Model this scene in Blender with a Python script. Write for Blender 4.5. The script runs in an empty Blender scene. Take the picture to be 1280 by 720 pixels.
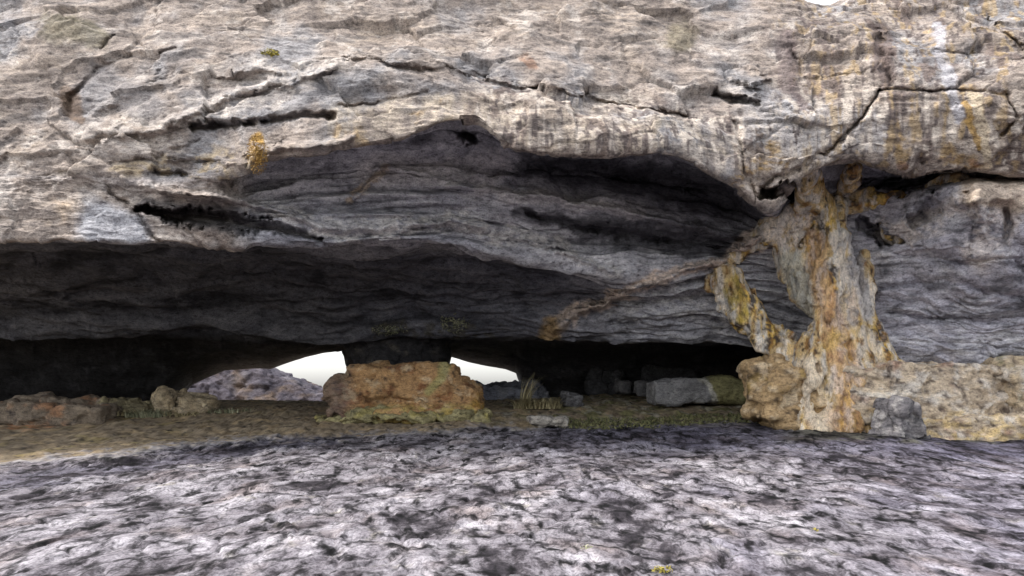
import bpy, math, random
import numpy as np

scene = bpy.context.scene
R = math.radians
# ------------------------------------------------------------------ camera, sky, sun, exposure
F, HOR, EYE = 1000.0, 490.0, 1.6        # focal length and horizon row in pixels of the 1280x720 photograph
cam_d = bpy.data.cameras.new('camera')
cam = bpy.data.objects.new('camera', cam_d)
scene.collection.objects.link(cam)
cam.location = (0, 0, EYE)
cam.rotation_euler = (R(90), 0, 0)
cam_d.sensor_width = 36
cam_d.lens = 36 * F / 1280
cam_d.shift_y = (HOR - 360) / 1280
cam_d.clip_start, cam_d.clip_end = 0.1, 8000
scene.camera = cam

SUN_EL, SUN_AZ = R(58), R(262)          # azimuth clockwise from +Y: high on the left, so the cliff stands in open shade
world = bpy.data.worlds.new('World')
scene.world = world
world.use_nodes = True
wn, wl = world.node_tree.nodes, world.node_tree.links
sky = wn.new('ShaderNodeTexSky')
sky.sky_type = 'NISHITA'
sky.sun_disc = False
sky.sun_elevation, sky.sun_rotation = SUN_EL, SUN_AZ
sky.air_density, sky.dust_density, sky.ozone_density = 1.0, 2.5, 1.0
hs = wn.new('ShaderNodeHueSaturation')
hs.inputs['Saturation'].default_value = 0.26
wl.new(sky.outputs[0], hs.inputs['Color'])
wl.new(hs.outputs[0], wn['Background'].inputs['Color'])
wn['Background'].inputs['Strength'].default_value = 0.15

sun_d = bpy.data.lights.new('sun', 'SUN')
sun_d.energy, sun_d.angle, sun_d.color = 0.9, R(20), (1.0, 0.95, 0.88)
sun = bpy.data.objects.new('sun', sun_d)
scene.collection.objects.link(sun)
sun.rotation_euler = (R(90) - SUN_EL, 0, math.pi - SUN_AZ)
scene.view_settings.view_transform = 'Standard'
scene.view_settings.look = 'None'
scene.view_settings.exposure = 1.62
scene.view_settings.gamma = 1
scene.cycles.max_bounces = 8
scene.cycles.diffuse_bounces = 5

# ------------------------------------------------------------------ noise
rng = np.random.default_rng(7)
PERM = np.concatenate([rng.permutation(256)] * 3).astype(np.int32)
GR = rng.normal(size=(256, 3)); GR /= np.linalg.norm(GR, axis=1)[:, None]
GR = GR.astype(np.float32)
def perlin(p):
    p = np.asarray(p, np.float32)
    i = np.floor(p).astype(np.int32); f = p - i; i &= 255
    u = f * f * f * (f * (f * 6 - 15) + 10)
    out = np.zeros(len(p), np.float32)
    for dx in (0, 1):
        wx = u[:, 0] if dx else 1 - u[:, 0]
        a = PERM[i[:, 0] + dx]
        for dy in (0, 1):
            wy = wx * (u[:, 1] if dy else 1 - u[:, 1])
            b = PERM[a + i[:, 1] + dy]
            for dz in (0, 1):
                w = wy * (u[:, 2] if dz else 1 - u[:, 2])
                g = GR[PERM[b + i[:, 2] + dz]]
                out += w * (g[:, 0] * (f[:, 0] - dx) + g[:, 1] * (f[:, 1] - dy) + g[:, 2] * (f[:, 2] - dz))
    return out * 1.6
def fbm(p, s=1.0, octv=4, gain=0.5, off=0.0):
    q = np.asarray(p, np.float32) * np.asarray(s, np.float32) + np.float32(off)
    a, t, n = 1.0, 0.0, 0.0
    for _ in range(octv):
        t = t + a * perlin(q); n += a
        q = q * 2.03 + 17.3; a *= gain
    return t / n
def ridged(p, s=1.0, octv=3, gain=0.5, off=0.0):
    q = np.asarray(p, np.float32) * np.asarray(s, np.float32) + np.float32(off)
    a, t, n = 1.0, 0.0, 0.0
    for _ in range(octv):
        t = t + a * (1 - 2 * np.abs(perlin(q))); n += a
        q = q * 2.07 + 11.1; a *= gain
    return t / n
def facets(p, s, seed=0.0, tilt=1.0):
    """angular broken blocks: nearest cell's own height and slope"""
    q = np.asarray(p, np.float32) * np.asarray(s, np.float32) + np.float32(seed)
    i = np.floor(q).astype(np.int32)
    best = np.full(len(q), 9e9, np.float32); out = np.zeros(len(q), np.float32); sec = best.copy()
    for dx in (-1, 0, 1):
        for dy in (-1, 0, 1):
            for dz in (-1, 0, 1):
                c = i + np.array((dx, dy, dz), np.int32)
                h = PERM[PERM[PERM[c[:, 0] & 255] + (c[:, 1] & 255)] + (c[:, 2] & 255)]
                dv = q - c - (.5 + .42 * GR[h])
                d2 = (dv * dv).sum(1)
                val = GR[(h + 91) & 255, 0] * .6 + tilt * (dv * GR[(h + 37) & 255]).sum(1)
                m = d2 < best
                sec = np.where(m, best, np.minimum(sec, d2))
                out = np.where(m, val, out); best = np.where(m, d2, best)
    return out, np.sqrt(sec) - np.sqrt(best)
def saw(x, sharp=.16):
    """ledge profile: swells slowly, then cuts back under"""
    f = x - np.floor(x)
    return np.where(f < 1 - sharp, f / (1 - sharp), (1 - f) / sharp)
def sstep(a, b, x):
    t = np.clip((x - a) / (b - a), 0, 1)
    return t * t * (3 - 2 * t)
def lerp(a, b, t): return a + (b - a) * t
def mixc(c, col, m):
    m = np.clip(m, 0, 1)[:, None]
    return c * (1 - m) + np.asarray(col, np.float32) * m
def P(px, py, d): return np.array([(px - 640) / F * d, d, EYE + (HOR - py) / F * d])
def proj(v): return 640 + v[:, 0] / v[:, 1] * F, HOR - (v[:, 2] - EYE) / v[:, 1] * F
def pchip(xk, yk, x):
    xk, yk = np.asarray(xk, float), np.asarray(yk, float)
    h = np.diff(xk); dl = np.diff(yk) / h
    m = np.zeros(len(xk))
    for k in range(1, len(xk) - 1):
        if dl[k - 1] * dl[k] > 0:
            w1, w2 = 2 * h[k] + h[k - 1], h[k] + 2 * h[k - 1]
            m[k] = (w1 + w2) / (w1 / dl[k - 1] + w2 / dl[k])
    m[0], m[-1] = dl[0], dl[-1]
    x = np.clip(x, xk[0], xk[-1])
    j = np.clip(np.searchsorted(xk, x) - 1, 0, len(h) - 1)
    t = (x - xk[j]) / h[j]
    return ((1 + 2 * t) * (1 - t) ** 2 * yk[j] + t * (1 - t) ** 2 * h[j] * m[j]
            + t * t * (3 - 2 * t) * yk[j + 1] + t * t * (t - 1) * h[j] * m[j + 1])
def strok(px, py, pts):
    """signed-ish distance in radii to a polyline of (x, y, radius): 0 on the line, 1 at its edge"""
    best = np.full(len(px), 1e9, np.float32)
    if len(pts) == 1: pts = [pts[0], (pts[0][0] + .01, pts[0][1], pts[0][2])]
    for (x0, y0, r0), (x1, y1, r1) in zip(pts[:-1], pts[1:]):
        dx, dy = x1 - x0, y1 - y0
        t = np.clip(((px - x0) * dx + (py - y0) * dy) / (dx * dx + dy * dy), 0, 1)
        r = r0 + (r1 - r0) * t
        best = np.minimum(best, np.hypot(px - x0 - t * dx, py - y0 - t * dy) / r)
    return best

# ------------------------------------------------------------------ mesh and tag helpers
ALB = 0.77          # one overall trim of every rock's base colour
def link(o, parent=None):
    scene.collection.objects.link(o)
    if parent: o.parent = parent
    return o
def tag(o, label, cat, group=None, kind=None):
    o['label'] = label; o['category'] = cat
    if group: o['group'] = group
    if kind: o['kind'] = kind
    return o
def empty(name, loc=(0, 0, 0)):
    o = bpy.data.objects.new(name, None); o.location = loc; o.empty_display_size = .2
    return link(o)
def mesh_obj(name, v, faces, mat, col=None, parent=None, loc=None, smooth=True, alpha=None, vec=None):
    """faces: (n,4) or (n,3) int array"""
    v = np.asarray(v, np.float32); faces = np.asarray(faces, np.int32)
    if loc is None: loc = np.zeros(3)
    loc = np.asarray(loc, np.float32)
    me = bpy.data.meshes.new(name)
    k = faces.shape[1]
    me.vertices.add(len(v)); me.vertices.foreach_set('co', (v - loc).ravel())
    me.loops.add(faces.size); me.loops.foreach_set('vertex_index', faces.ravel())
    me.polygons.add(len(faces))
    me.polygons.foreach_set('loop_start', np.arange(0, faces.size, k, dtype=np.int32))
    me.update(calc_edges=True)
    me.validate()
    if smooth: me.polygons.foreach_set('use_smooth', np.ones(len(me.polygons), bool))
    if col is not None:
        a = me.attributes.new('rock_colour', 'FLOAT_COLOR', 'POINT')
        a.data.foreach_set('color', np.concatenate([col * ALB, np.ones((len(col), 1)) if alpha is None else alpha[:, None]], 1).astype(np.float32).ravel())
    if vec is not None:
        a = me.attributes.new('grain', 'FLOAT_VECTOR', 'POINT'); a.data.foreach_set('vector', np.asarray(vec, np.float32).ravel())
    me.materials.append(mat)
    o = bpy.data.objects.new(name, me)
    o.location = loc if parent is None else loc - np.asarray(parent.location, np.float32)
    return link(o, parent)
def subset(v, faces, col, fm):
    f = faces[fm]; u, inv = np.unique(f, return_inverse=True)
    return v[u], inv.reshape(f.shape), col[u]
def grid_faces(nr, nc):
    i = np.arange(nr * nc).reshape(nr, nc)
    return np.stack([i[:-1, :-1], i[:-1, 1:], i[1:, 1:], i[1:, :-1]], -1).reshape(-1, 4)
def grid_normals(v, nr, nc):
    g = v.reshape(nr, nc, 3)
    n = np.cross(np.gradient(g, axis=1), np.gradient(g, axis=0)).reshape(-1, 3)
    return n / (np.linalg.norm(n, axis=1)[:, None] + 1e-9)
def mesh_normals(v, f):
    n = np.zeros_like(v)
    a = v[f[:, 0]]; c = np.cross(v[f[:, 2]] - a, v[f[:, -1]] - v[f[:, 1]])
    for k in range(f.shape[1]): np.add.at(n, f[:, k], c)
    return n / (np.linalg.norm(n, axis=1)[:, None] + 1e-9)

# ------------------------------------------------------------------ materials
def rock_mat(name, scale=1.0, stretch=(1, 1, 1), contrast=1.0, bump=0.5, rough=0.9):
    m = bpy.data.materials.new(name); m.use_nodes = True
    n, l = m.node_tree.nodes, m.node_tree.links
    bs = n['Principled BSDF']; bs.inputs['Roughness'].default_value = rough
    bs.inputs['Specular IOR Level'].default_value = 0.25
    tc = n.new('ShaderNodeNewGeometry')
    mp = n.new('ShaderNodeMapping'); mp.inputs['Scale'].default_value = [s * scale for s in stretch]
    l.new(tc.outputs['Position'], mp.inputs['Vector'])
    def noise(s, det, rg, dist=0.0):
        t = n.new('ShaderNodeTexNoise'); t.inputs['Scale'].default_value = s
        t.inputs['Detail'].default_value = det; t.inputs['Roughness'].default_value = rg
        t.inputs['Distortion'].default_value = dist
        l.new(mp.outputs[0], t.inputs['Vector']); return t
    def ramp(src, stops):
        r = n.new('ShaderNodeValToRGB')
        while len(r.color_ramp.elements) < len(stops): r.color_ramp.elements.new(.5)
        for e, (p, c) in zip(r.color_ramp.elements, stops): e.position = p; e.color = (*c, 1) if len(c) == 3 else c
        l.new(src, r.inputs[0]); return r
    at = n.new('ShaderNodeAttribute'); at.attribute_name = 'rock_colour'
    def mul(a, b, fac):
        x = n.new('ShaderNodeMix'); x.data_type = 'RGBA'; x.blend_type = 'MULTIPLY'
        x.inputs[0].default_value = fac
        l.new(a, x.inputs[6]); l.new(b, x.inputs[7]); return x.outputs[2]
    n1 = noise(2.2, 8, .62, .6); n2 = noise(11, 6, .7, .3); n3 = noise(48, 3, .6)
    r1 = ramp(n1.outputs[0], [(.32, (.52, .51, .52)), (.5, (1, .99, .98)), (.66, (1.28, 1.26, 1.22))])
    r2 = ramp(n2.outputs[0], [(.32, (.34, .32, .33)), (.47, (1, 1, 1)), (.68, (1.45, 1.43, 1.4))])
    r3 = ramp(n3.outputs[0], [(.34, (.48, .46, .46)), (.5, (1, 1, 1)), (.68, (1.35, 1.35, 1.35))])
    c = mul(at.outputs['Color'], r1.outputs[0], contrast * .8)
    c = mul(c, r2.outputs[0], min(1, contrast)); c = mul(c, r3.outputs[0], contrast * .8)
    # fine dark pitting
    vo = n.new('ShaderNodeTexVoronoi'); vo.inputs['Scale'].default_value = 17
    wn_ = n.new('ShaderNodeVectorMath'); wn_.operation = 'ADD'
    l.new(mp.outputs[0], wn_.inputs[0]); 
    sc_ = n.new('ShaderNodeVectorMath'); sc_.operation = 'SCALE'; sc_.inputs['Scale'].default_value = .25
    l.new(n2.outputs['Color'], sc_.inputs[0]); l.new(sc_.outputs[0], wn_.inputs[1])
    l.new(wn_.outputs[0], vo.inputs['Vector'])
    rv = ramp(vo.outputs['Distance'], [(.06, (.45, .43, .43)), (.22, (1, 1, 1))])
    c = mul(c, rv.outputs[0], .45 * contrast)
    l.new(c, bs.inputs['Base Color'])
    b1 = n.new('ShaderNodeBump'); b1.inputs['Strength'].default_value = bump; b1.inputs['Distance'].default_value = .12
    b2 = n.new('ShaderNodeBump'); b2.inputs['Strength'].default_value = bump; b2.inputs['Distance'].default_value = .04
    b3 = n.new('ShaderNodeBump'); b3.inputs['Strength'].default_value = bump * .8; b3.inputs['Distance'].default_value = .012
    l.new(n1.outputs[0], b1.inputs['Height']); l.new(n2.outputs[0], b2.inputs['Height']); l.new(n3.outputs[0], b3.inputs['Height'])
    l.new(b1.outputs[0], b2.inputs['Normal']); l.new(b2.outputs[0], b3.inputs['Normal'])
    l.new(b3.outputs[0], bs.inputs['Normal'])
    return m
M_CLIFF = rock_mat('weathered_sandstone', 1.0, (.8, .8, 1.7), 1.0, .42)
M_PILLAR = rock_mat('ochre_sandstone', 1.5, (1.2, 1.2, .6), .9, .5)
M_BOULD = rock_mat('boulder_stone', 1.4, (.8, .8, 1.6), .9, .45)
def ground_mat():
    m = bpy.data.materials.new('lichen_covered_rock'); m.use_nodes = True
    n, l = m.node_tree.nodes, m.node_tree.links
    bs = n['Principled BSDF']; bs.inputs['Roughness'].default_value = .92; bs.inputs['Specular IOR Level'].default_value = .2
    g = n.new('ShaderNodeAttribute'); g.attribute_name = 'grain'
    a = n.new('ShaderNodeAttribute'); a.attribute_name = 'rock_colour'
    def noise(s, det, rg, dist=0.0, vec=None):
        t = n.new('ShaderNodeTexNoise'); t.inputs['Scale'].default_value = s; t.inputs['Detail'].default_value = det
        t.inputs['Roughness'].default_value = rg; t.inputs['Distortion'].default_value = dist
        l.new(vec or g.outputs['Vector'], t.inputs['Vector']); return t
    def mth(op, x, y=None, z=None):
        t = n.new('ShaderNodeMath'); t.operation = op
        for k, v in enumerate((x, y, z)):
            if v is None: continue
            if isinstance(v, (int, float)): t.inputs[k].default_value = v
            else: l.new(v, t.inputs[k])
        return t.outputs[0]
    def ramp(src, stops):
        r = n.new('ShaderNodeValToRGB')
        while len(r.color_ramp.elements) < len(stops): r.color_ramp.elements.new(.5)
        for e, (p, c) in zip(r.color_ramp.elements, stops): e.position = p; e.color = (*c, 1)
        l.new(src, r.inputs[0]); return r.outputs[0]
    def mixn(f, x, y, mode='MIX'):
        t = n.new('ShaderNodeMix'); t.data_type = 'RGBA'; t.blend_type = mode
        if isinstance(f, (int, float)): t.inputs[0].default_value = f
        else: l.new(f, t.inputs[0])
        for k, v in ((6, x), (7, y)):
            if isinstance(v, tuple): t.inputs[k].default_value = (*v, 1)
            else: l.new(v, t.inputs[k])
        return t.outputs[2]
    big = noise(.5, 4, .55); mid = noise(1.5, 9, .64, .5); fin = noise(5.4, 9, .68, .3); grit = noise(46, 4, .65)
    wv = n.new('ShaderNodeVectorMath'); wv.operation = 'SCALE'; wv.inputs['Scale'].default_value = .30
    l.new(mid.outputs['Color'], wv.inputs[0])
    wa = n.new('ShaderNodeVectorMath'); wa.operation = 'ADD'; l.new(g.outputs['Vector'], wa.inputs[0]); l.new(wv.outputs[0], wa.inputs[1])
    def net(s, w0, w1, k):
        t = n.new('ShaderNodeTexVoronoi'); t.feature = 'DISTANCE_TO_EDGE'; t.inputs['Scale'].default_value = s
        l.new(wa.outputs[0], t.inputs['Vector'])
        w = mth('MULTIPLY_ADD', fin.outputs[0], k, -k * .40)
        return ramp(mth('ADD', t.outputs['Distance'], w), [(w0, (0, 0, 0)), (w1, (1, 1, 1))])
    val = mth('ADD', mth('MULTIPLY', mid.outputs[0], .52), mth('ADD', mth('MULTIPLY', fin.outputs[0], .34), mth('MULTIPLY', big.outputs[0], .14)))
    c = ramp(val, [(.415, (.045, .040, .046)), (.45, (.11, .10, .108)), (.482, (.25, .235, .25)), (.53, (.385, .37, .385)), (.59, (.64, .625, .635))])
    c = mixn(ramp(noise(1.4, 6, .6).outputs[0], [(.52, (0, 0, 0)), (.66, (.7, .7, .7))]), c, mixn(1.0, c, (.74, .64, .56), 'MULTIPLY'))
    c = mixn(1.0, c, mixn(.92, (1, 1, 1), net(1.15, .012, .075, .34)), 'MULTIPLY')
    c = mixn(1.0, c, mixn(.86, (1, 1, 1), net(2.9, .02, .12, .46)), 'MULTIPLY')
    c = mixn(1.0, c, mixn(.6, (1, 1, 1), net(7.5, .02, .16, .6)), 'MULTIPLY')
    c = mixn(1.0, c, ramp(grit.outputs[0], [(.33, (.45, .43, .45)), (.5, (1, 1, 1)), (.68, (1.3, 1.3, 1.3))]), 'MULTIPLY')
    c = mixn(mth('MULTIPLY', ramp(noise(3.1, 5, .6).outputs[0], [(.60, (0, 0, 0)), (.70, (1, 1, 1))]), .45), c, mixn(1.0, c, (1.0, .98, .66), 'MULTIPLY'))
    tint = mixn(1.0, c, a.outputs['Color'], 'MULTIPLY')
    soilc = mixn(1.0, a.outputs['Color'], ramp(fin.outputs[0], [(.35, (.45, .43, .40)), (.5, (1, 1, 1)), (.66, (1.5, 1.5, 1.45))]), 'MULTIPLY')
    l.new(mixn(a.outputs['Alpha'], tint, soilc), bs.inputs['Base Color'])
    b1 = n.new('ShaderNodeBump'); b1.inputs['Strength'].default_value = .35; b1.inputs['Distance'].default_value = .06
    b2 = n.new('ShaderNodeBump'); b2.inputs['Strength'].default_value = .5; b2.inputs['Distance'].default_value = .01
    l.new(val, b1.inputs['Height']); l.new(grit.outputs[0], b2.inputs['Height']); l.new(b1.outputs[0], b2.inputs['Normal'])
    l.new(b2.outputs[0], bs.inputs['Normal'])
    return m
M_GROUND = ground_mat()
def leaf_mat(name, c0, c1):
    m = bpy.data.materials.new(name); m.use_nodes = True
    n, l = m.node_tree.nodes, m.node_tree.links
    bs = n['Principled BSDF']; bs.inputs['Roughness'].default_value = .8
    g = n.new('ShaderNodeNewGeometry'); r = n.new('ShaderNodeValToRGB')
    r.color_ramp.elements[0].color = (*c0, 1); r.color_ramp.elements[1].color = (*c1, 1)
    l.new(g.outputs['Random Per Island'], r.inputs[0]); l.new(r.outputs[0], bs.inputs['Base Color'])
    return m
M_DRY = leaf_mat('dry_grass', (.16, .13, .06), (.50, .43, .25))
M_GREEN = leaf_mat('grey_green_leaves', (.09, .10, .05), (.38, .37, .24))
M_YEL = leaf_mat('yellow_green_leaves', (.14, .12, .02), (.42, .34, .06))
M_OCH = leaf_mat('ochre_lichen', (.16, .09, .02), (.42, .25, .06))

# rock palette (base colours)
GREYTAN, PALE, BLUEGREY = (.345, .292, .255), (.54, .485, .44), (.29, .28, .285)
OCHRE, RUST, TAN, CREAM = (.42, .26, .075), (.27, .12, .055), (.46, .35, .25), (.62, .52, .38)
DARK, CEIL, CEILP, DEEPSHADE = (.075, .07, .075), (.43, .425, .46), (.66, .65, .68), (.075, .072, .078)
BROWN, MOSS, LILAC = (.17, .115, .08), (.16, .15, .055), (.34, .33, .39)

# ------------------------------------------------------------------ the ground: one sheet to the horizon
def ground_z(x, y):
    b = pchip([-4000, -60, -12, 0, 5, 10, 15, 16, 17, 18, 19.5, 23.5, 27, 32, 60, 200, 4000],
              [-60, -4, -.35, -.02, .28, .53, .82, .92, 1.05, 1.22, 1.33, 1.35, 1.05, .30, -3, -14, -60], y)
    b = b + .2 * sstep(.5, 3, x) * sstep(18, 22.5, y) * sstep(30, 25, y)
    side = sstep(6, 30, np.abs(x)) * -.5 * sstep(40, 10, np.abs(y))
    b = b + .13 * sstep(2.2, 4.5, x) * sstep(10.5, 13.2, y) * sstep(19, 16, y)
    return b + side
def build_ground():
    def axis(core, lo, hi, ratio):
        a, s = [core[-1]], core[-1] - core[-2]
        while a[-1] < hi: s *= ratio; a.append(a[-1] + s)
        b, s = [core[0]], core[1] - core[0]
        while b[-1] > lo: s *= ratio; b.append(b[-1] - s)
        return np.array(b[::-1] + list(core[1:-1]) + a)
    xs = axis(np.arange(-5.5, 5.5, .019), -4000, 4000, 1.022)
    ys = [4.6]
    while ys[-1] < 24: ys.append(ys[-1] * 1.0038)
    ys = axis(np.array(ys), -4000, 4000, 1.12)
    nr, nc = len(ys), len(xs)
    X, Y = np.meshgrid(xs, ys); x, y = X.ravel(), Y.ravel()
    z = ground_z(x, y)
    p = np.stack([x, y, z * 0], 1)
    near = sstep(60, 30, np.hypot(x, y))
    # diagonal grain of the weathered platform
    q = np.stack([x, (y + .055 * np.clip(x, -9, 9) ** 2) * .62, z * 0], 1)
    big = fbm(p, .45, 3, off=3); med = fbm(q, 1.5, 4, .55, off=9)
    lump = fbm(q, 4.6, 4, .6, off=21); cr = ridged(q, 2.1, 4, .6, off=5)
    fine = fbm(p, 17, 3, .6, off=2)
    crack = sstep(.50, .80, cr + .25 * lump) * sstep(-.25, .2, med + .5 * big)
    wq = q + .12 * np.stack([fbm(q, 3, 3, off=25), fbm(q, 3, 3, off=27), z * 0], 1)
    fl, fe = facets(wq, (2.6, 2.6, 1), 3.3, .7); fl2, fe2 = facets(wq + .03 * fine[:, None], (7.5, 7.5, 1), 8.8, .6)
    wq = q + .12 * np.stack([fbm(q, 3, 3, off=25), fbm(q, 3, 3, off=27), z * 0], 1)
    fl, fe = facets(wq, (1.6, 1.6, 1), 3.3, .7)
    z = z + near * (.12 * big + .06 * med + .012 * np.clip(lump, -.6, .3) - .03 * crack + .004 * fine + .016 * fl - .02 * sstep(.07, 0, fe))
    v = np.stack([x, y, z], 1)
    px = 640 + x / np.maximum(y, .5) * F; py = HOR - (z - EYE) / np.maximum(y, .5) * F
    wob = 40 * fbm(p, .7, 4, off=31); wy = 16 * fbm(p, .8, 5, .65, off=41) + 10 * fbm(p, 4, 3, .6, off=43)
    pxn, pyn = px + wob, py + wy
    col = np.tile(np.array((.79, .76, .785), np.float32), (len(v), 1))
    reg = fbm(p, .33, 3, off=77)
    purple = sstep(.5, 1.0, (pxn - 640) / 640 + .4 * reg)
    col = mixc(col, col * np.array((.84, .84, .91)), purple)
    col = mixc(col, col * np.array((.66, .66, .73)), .75 * sstep(.05, .35, fbm(q, .8, 3, off=51)) * sstep(600, 900, pxn))
    # darker blue-grey strip along the foot of the cave, right of the middle
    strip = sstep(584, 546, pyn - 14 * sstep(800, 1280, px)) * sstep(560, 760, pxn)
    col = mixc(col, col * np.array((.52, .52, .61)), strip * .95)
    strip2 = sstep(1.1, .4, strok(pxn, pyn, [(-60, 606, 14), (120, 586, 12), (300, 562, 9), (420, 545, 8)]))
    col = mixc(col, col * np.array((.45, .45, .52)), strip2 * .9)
    z -= strip2 * .04 * near
    # sandy soil in the mouth of the low cave
    edge = np.interp(px, [-200, 0, 140, 300, 420, 620, 720, 900, 1100, 1300], [590, 580, 568, 552, 545, 538, 532, 530, 532, 540])
    soil = sstep(4, -6, pyn - edge) * near
    sc = np.tile(np.array((.31, .245, .17), np.float32), (len(v), 1))
    sc = mixc(sc, (.44, .33, .20), sstep(-.1, .4, fbm(p, 2.2, 4, off=61)))
    sc = mixc(sc, (.38, .30, .11), .6 * sstep(.1, .4, fbm(p, 1.4, 4, off=71)) * sstep(420, 200, px))
    sc = mixc(sc, (.42, .19, .09), sstep(1.2, .5, strok(pxn, pyn, [(-40, 526, 9), (60, 522, 8), (140, 520, 4)])))
    sc = mixc(sc, (.22, .205, .095), sstep(-.15, .3, fbm(p, 1.9, 4, off=81)) * sstep(560, 720, pxn))
    sc = mixc(sc, (.40, .37, .30), .8 * sstep(.08, .3, fbm(q, 3.1, 4, .6, off=85)) * sstep(480, 640, pxn))
    sc = mixc(sc, sc * .6, sstep(120, 0, px) * sstep(535, 560, py))
    sc = mixc(sc, (.07, .06, .05), sstep(.1, .45, fbm(p, 5.5, 4, off=91)))
    foot = sstep(548, 541, pyn - 5) * sstep(960, 1010, px) * near
    col = mixc(col, (.30, .30, .20), .8 * foot)
    col = mixc(col, sc, soil)
    z += soil * .04 * fbm(p, 6, 3, off=15)
    v[:, 2] = z
    col = mixc(col, (.15, .15, .10), 1 - near); soil = np.maximum(soil, 1 - near)
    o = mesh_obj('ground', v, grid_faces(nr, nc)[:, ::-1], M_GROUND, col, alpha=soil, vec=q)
    tag(o, 'pale lichen-mottled rock platform with dark cracks in front of the cave', 'ground', kind='structure')
build_ground()

# ------------------------------------------------------------------ the cliff: lofted through rock profiles
XK = [-420, 0, 100, 190, 260, 330, 420, 500, 560, 590, 650, 730, 820, 900, 960, 1000, 1060, 1130, 1210, 1280, 1700]
ROWS = {}   # name: (py knots, depth knots)
def row(name, py, d): ROWS[name] = (np.array(py, float), np.array(d, float))
row('top_back', [215] * 21, [27] * 21)
row('rim',   [-70, -70, -70, -72, -74, -72, -70, -66, -62, -58, -52, -44, -34, -20, -12, -5, -4, -14, -30, -50, -90], [16.5, 15.5, 15.2, 15, 15, 15, 15, 15, 15, 15, 15, 15, 15, 15, 15, 14.9, 14.9, 14.8, 14.6, 14.4, 14])
row('upper', [20, 22, 20, 22, 24, 26, 26, 26, 28, 30, 32, 36, 40, 44, 46, 46, 46, 44, 40, 36, 30], [14.6, 13.9, 13.7, 13.6, 13.6, 13.6, 13.6, 13.6, 13.6, 13.6, 13.6, 13.7, 13.7, 13.7, 13.6, 13.6, 13.5, 13.4, 13.2, 13, 12.6])
row('face',  [110, 110, 110, 112, 106, 96, 84, 86, 90, 96, 108, 118, 132, 138, 136, 130, 124, 118, 114, 112, 110], [13.9, 13.1, 12.9, 12.7, 12.6, 12.6, 12.5, 12.5, 12.5, 12.5, 12.5, 12.6, 12.6, 12.7, 12.7, 12.7, 12.6, 12.5, 12.4, 12.2, 11.8])
row('brow',  [210, 212, 214, 216, 220, 196, 184, 172, 150, 149, 188, 189, 187, 218, 258, 214, 200, 212, 211, 213, 215], [13.4, 12.6, 12.4, 12.3, 12.2, 12.0, 11.9, 11.9, 11.9, 11.9, 11.9, 12, 12.1, 12.3, 12.6, 12.7, 12.8, 12.8, 12.7, 12.6, 12.2])
row('brow_under', [222, 224, 226, 229, 232, 190, 172, 160, 138, 138, 176, 178, 176, 208, 252, 208, 190, 198, 200, 206, 222], [13.4, 12.6, 12.4, 12.3, 12.3, 13.0, 13.0, 13.1, 13.1, 13.1, 13.3, 13.6, 13.9, 14.1, 13.8, 13.6, 14.0, 14.2, 14.0, 13.6, 12.6])
row('vault', [240, 242, 246, 248, 248, 226, 214, 206, 204, 208, 216, 220, 224, 248, 275, 246, 232, 236, 228, 232, 240], [13.3, 12.5, 12.35, 12.3, 12.3, 13.4, 13.7, 13.9, 14, 14, 15.0, 15.7, 16.0, 15.9, 15.2, 14.8, 15, 15.1, 14.7, 14.2, 13])
row('ridge', [254, 256, 260, 262, 262, 246, 236, 230, 230, 233, 241, 252, 272, 290, 300, 266, 250, 248, 232, 236, 256], [13.25, 12.4, 12.3, 12.3, 12.35, 13.3, 13.6, 13.8, 13.8, 13.9, 14.2, 14.5, 14.8, 15.2, 15.3, 15.3, 15.0, 14.2, 13.0, 12.8, 12.5])
row('hollow', [274, 276, 280, 282, 280, 272, 274, 270, 268, 272, 282, 294, 308, 314, 318, 302, 290, 286, 280, 282, 290], [13.2, 12.3, 12.25, 12.3, 12.4, 13.2, 13.6, 13.9, 14, 14.2, 14.8, 15.3, 15.6, 15.6, 15.5, 15.5, 15.1, 14.4, 13.2, 12.95, 12.6])
row('slab_edge', [296, 298, 300, 301, 301, 302, 303, 301, 300, 304, 316, 332, 342, 334, 332, 335, 335, 330, 325, 325, 330], [13.1, 12.2, 12.2, 12.3, 12.5, 12.9, 13.5, 13.9, 14.1, 14.3, 14.8, 15.2, 15.4, 15.5, 15.7, 15.6, 15.2, 14.6, 13.7, 13.4, 13.0])
row('slab_under', [296, 298, 300, 301, 301, 303, 309, 314, 316, 320, 332, 348, 356, 348, 352, 362, 368, 370, 366, 362, 366], [15.2, 14.8, 14.8, 14.9, 15, 15.3, 15.6, 16, 16.2, 16.2, 16.3, 16.1, 15.8, 15.7, 15.8, 15.7, 15.3, 14.8, 14.3, 14.0, 13.4])
row('low_vault', [362, 362, 362, 360, 360, 358, 362, 366, 368, 370, 374, 378, 384, 388, 395, 402, 408, 410, 408, 404, 404], [18.2, 18, 18, 18, 18, 18, 18, 18, 18, 17.9, 17.6, 17, 16.4, 16.2, 16.1, 15.9, 15.4, 15.0, 14.7, 14.5, 13.7])
row('low_edge', [414, 416, 418, 420, 422, 423, 422, 421, 420, 420, 421, 424, 424, 426, 432, 445, 450, 452, 450, 446, 440], [19.5, 19.4, 19.4, 19.4, 19.3, 19.2, 19, 18.8, 18.7, 18.6, 18.2, 17.6, 17, 16.8, 16.8, 16.4, 15.6, 15.1, 14.9, 14.7, 14])
row('low_under', [412, 414, 416, 418, 420, 421, 420, 419, 418, 418, 419, 421, 421, 423, 430, 444, 452, 456, 454, 450, 444], [21, 20.8, 20.8, 20.8, 20.6, 20.4, 20.2, 20, 19.8, 19.6, 19.4, 19, 18.5, 18.2, 18, 17.5, 17, 16.4, 16, 15.8, 14.6])
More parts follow.
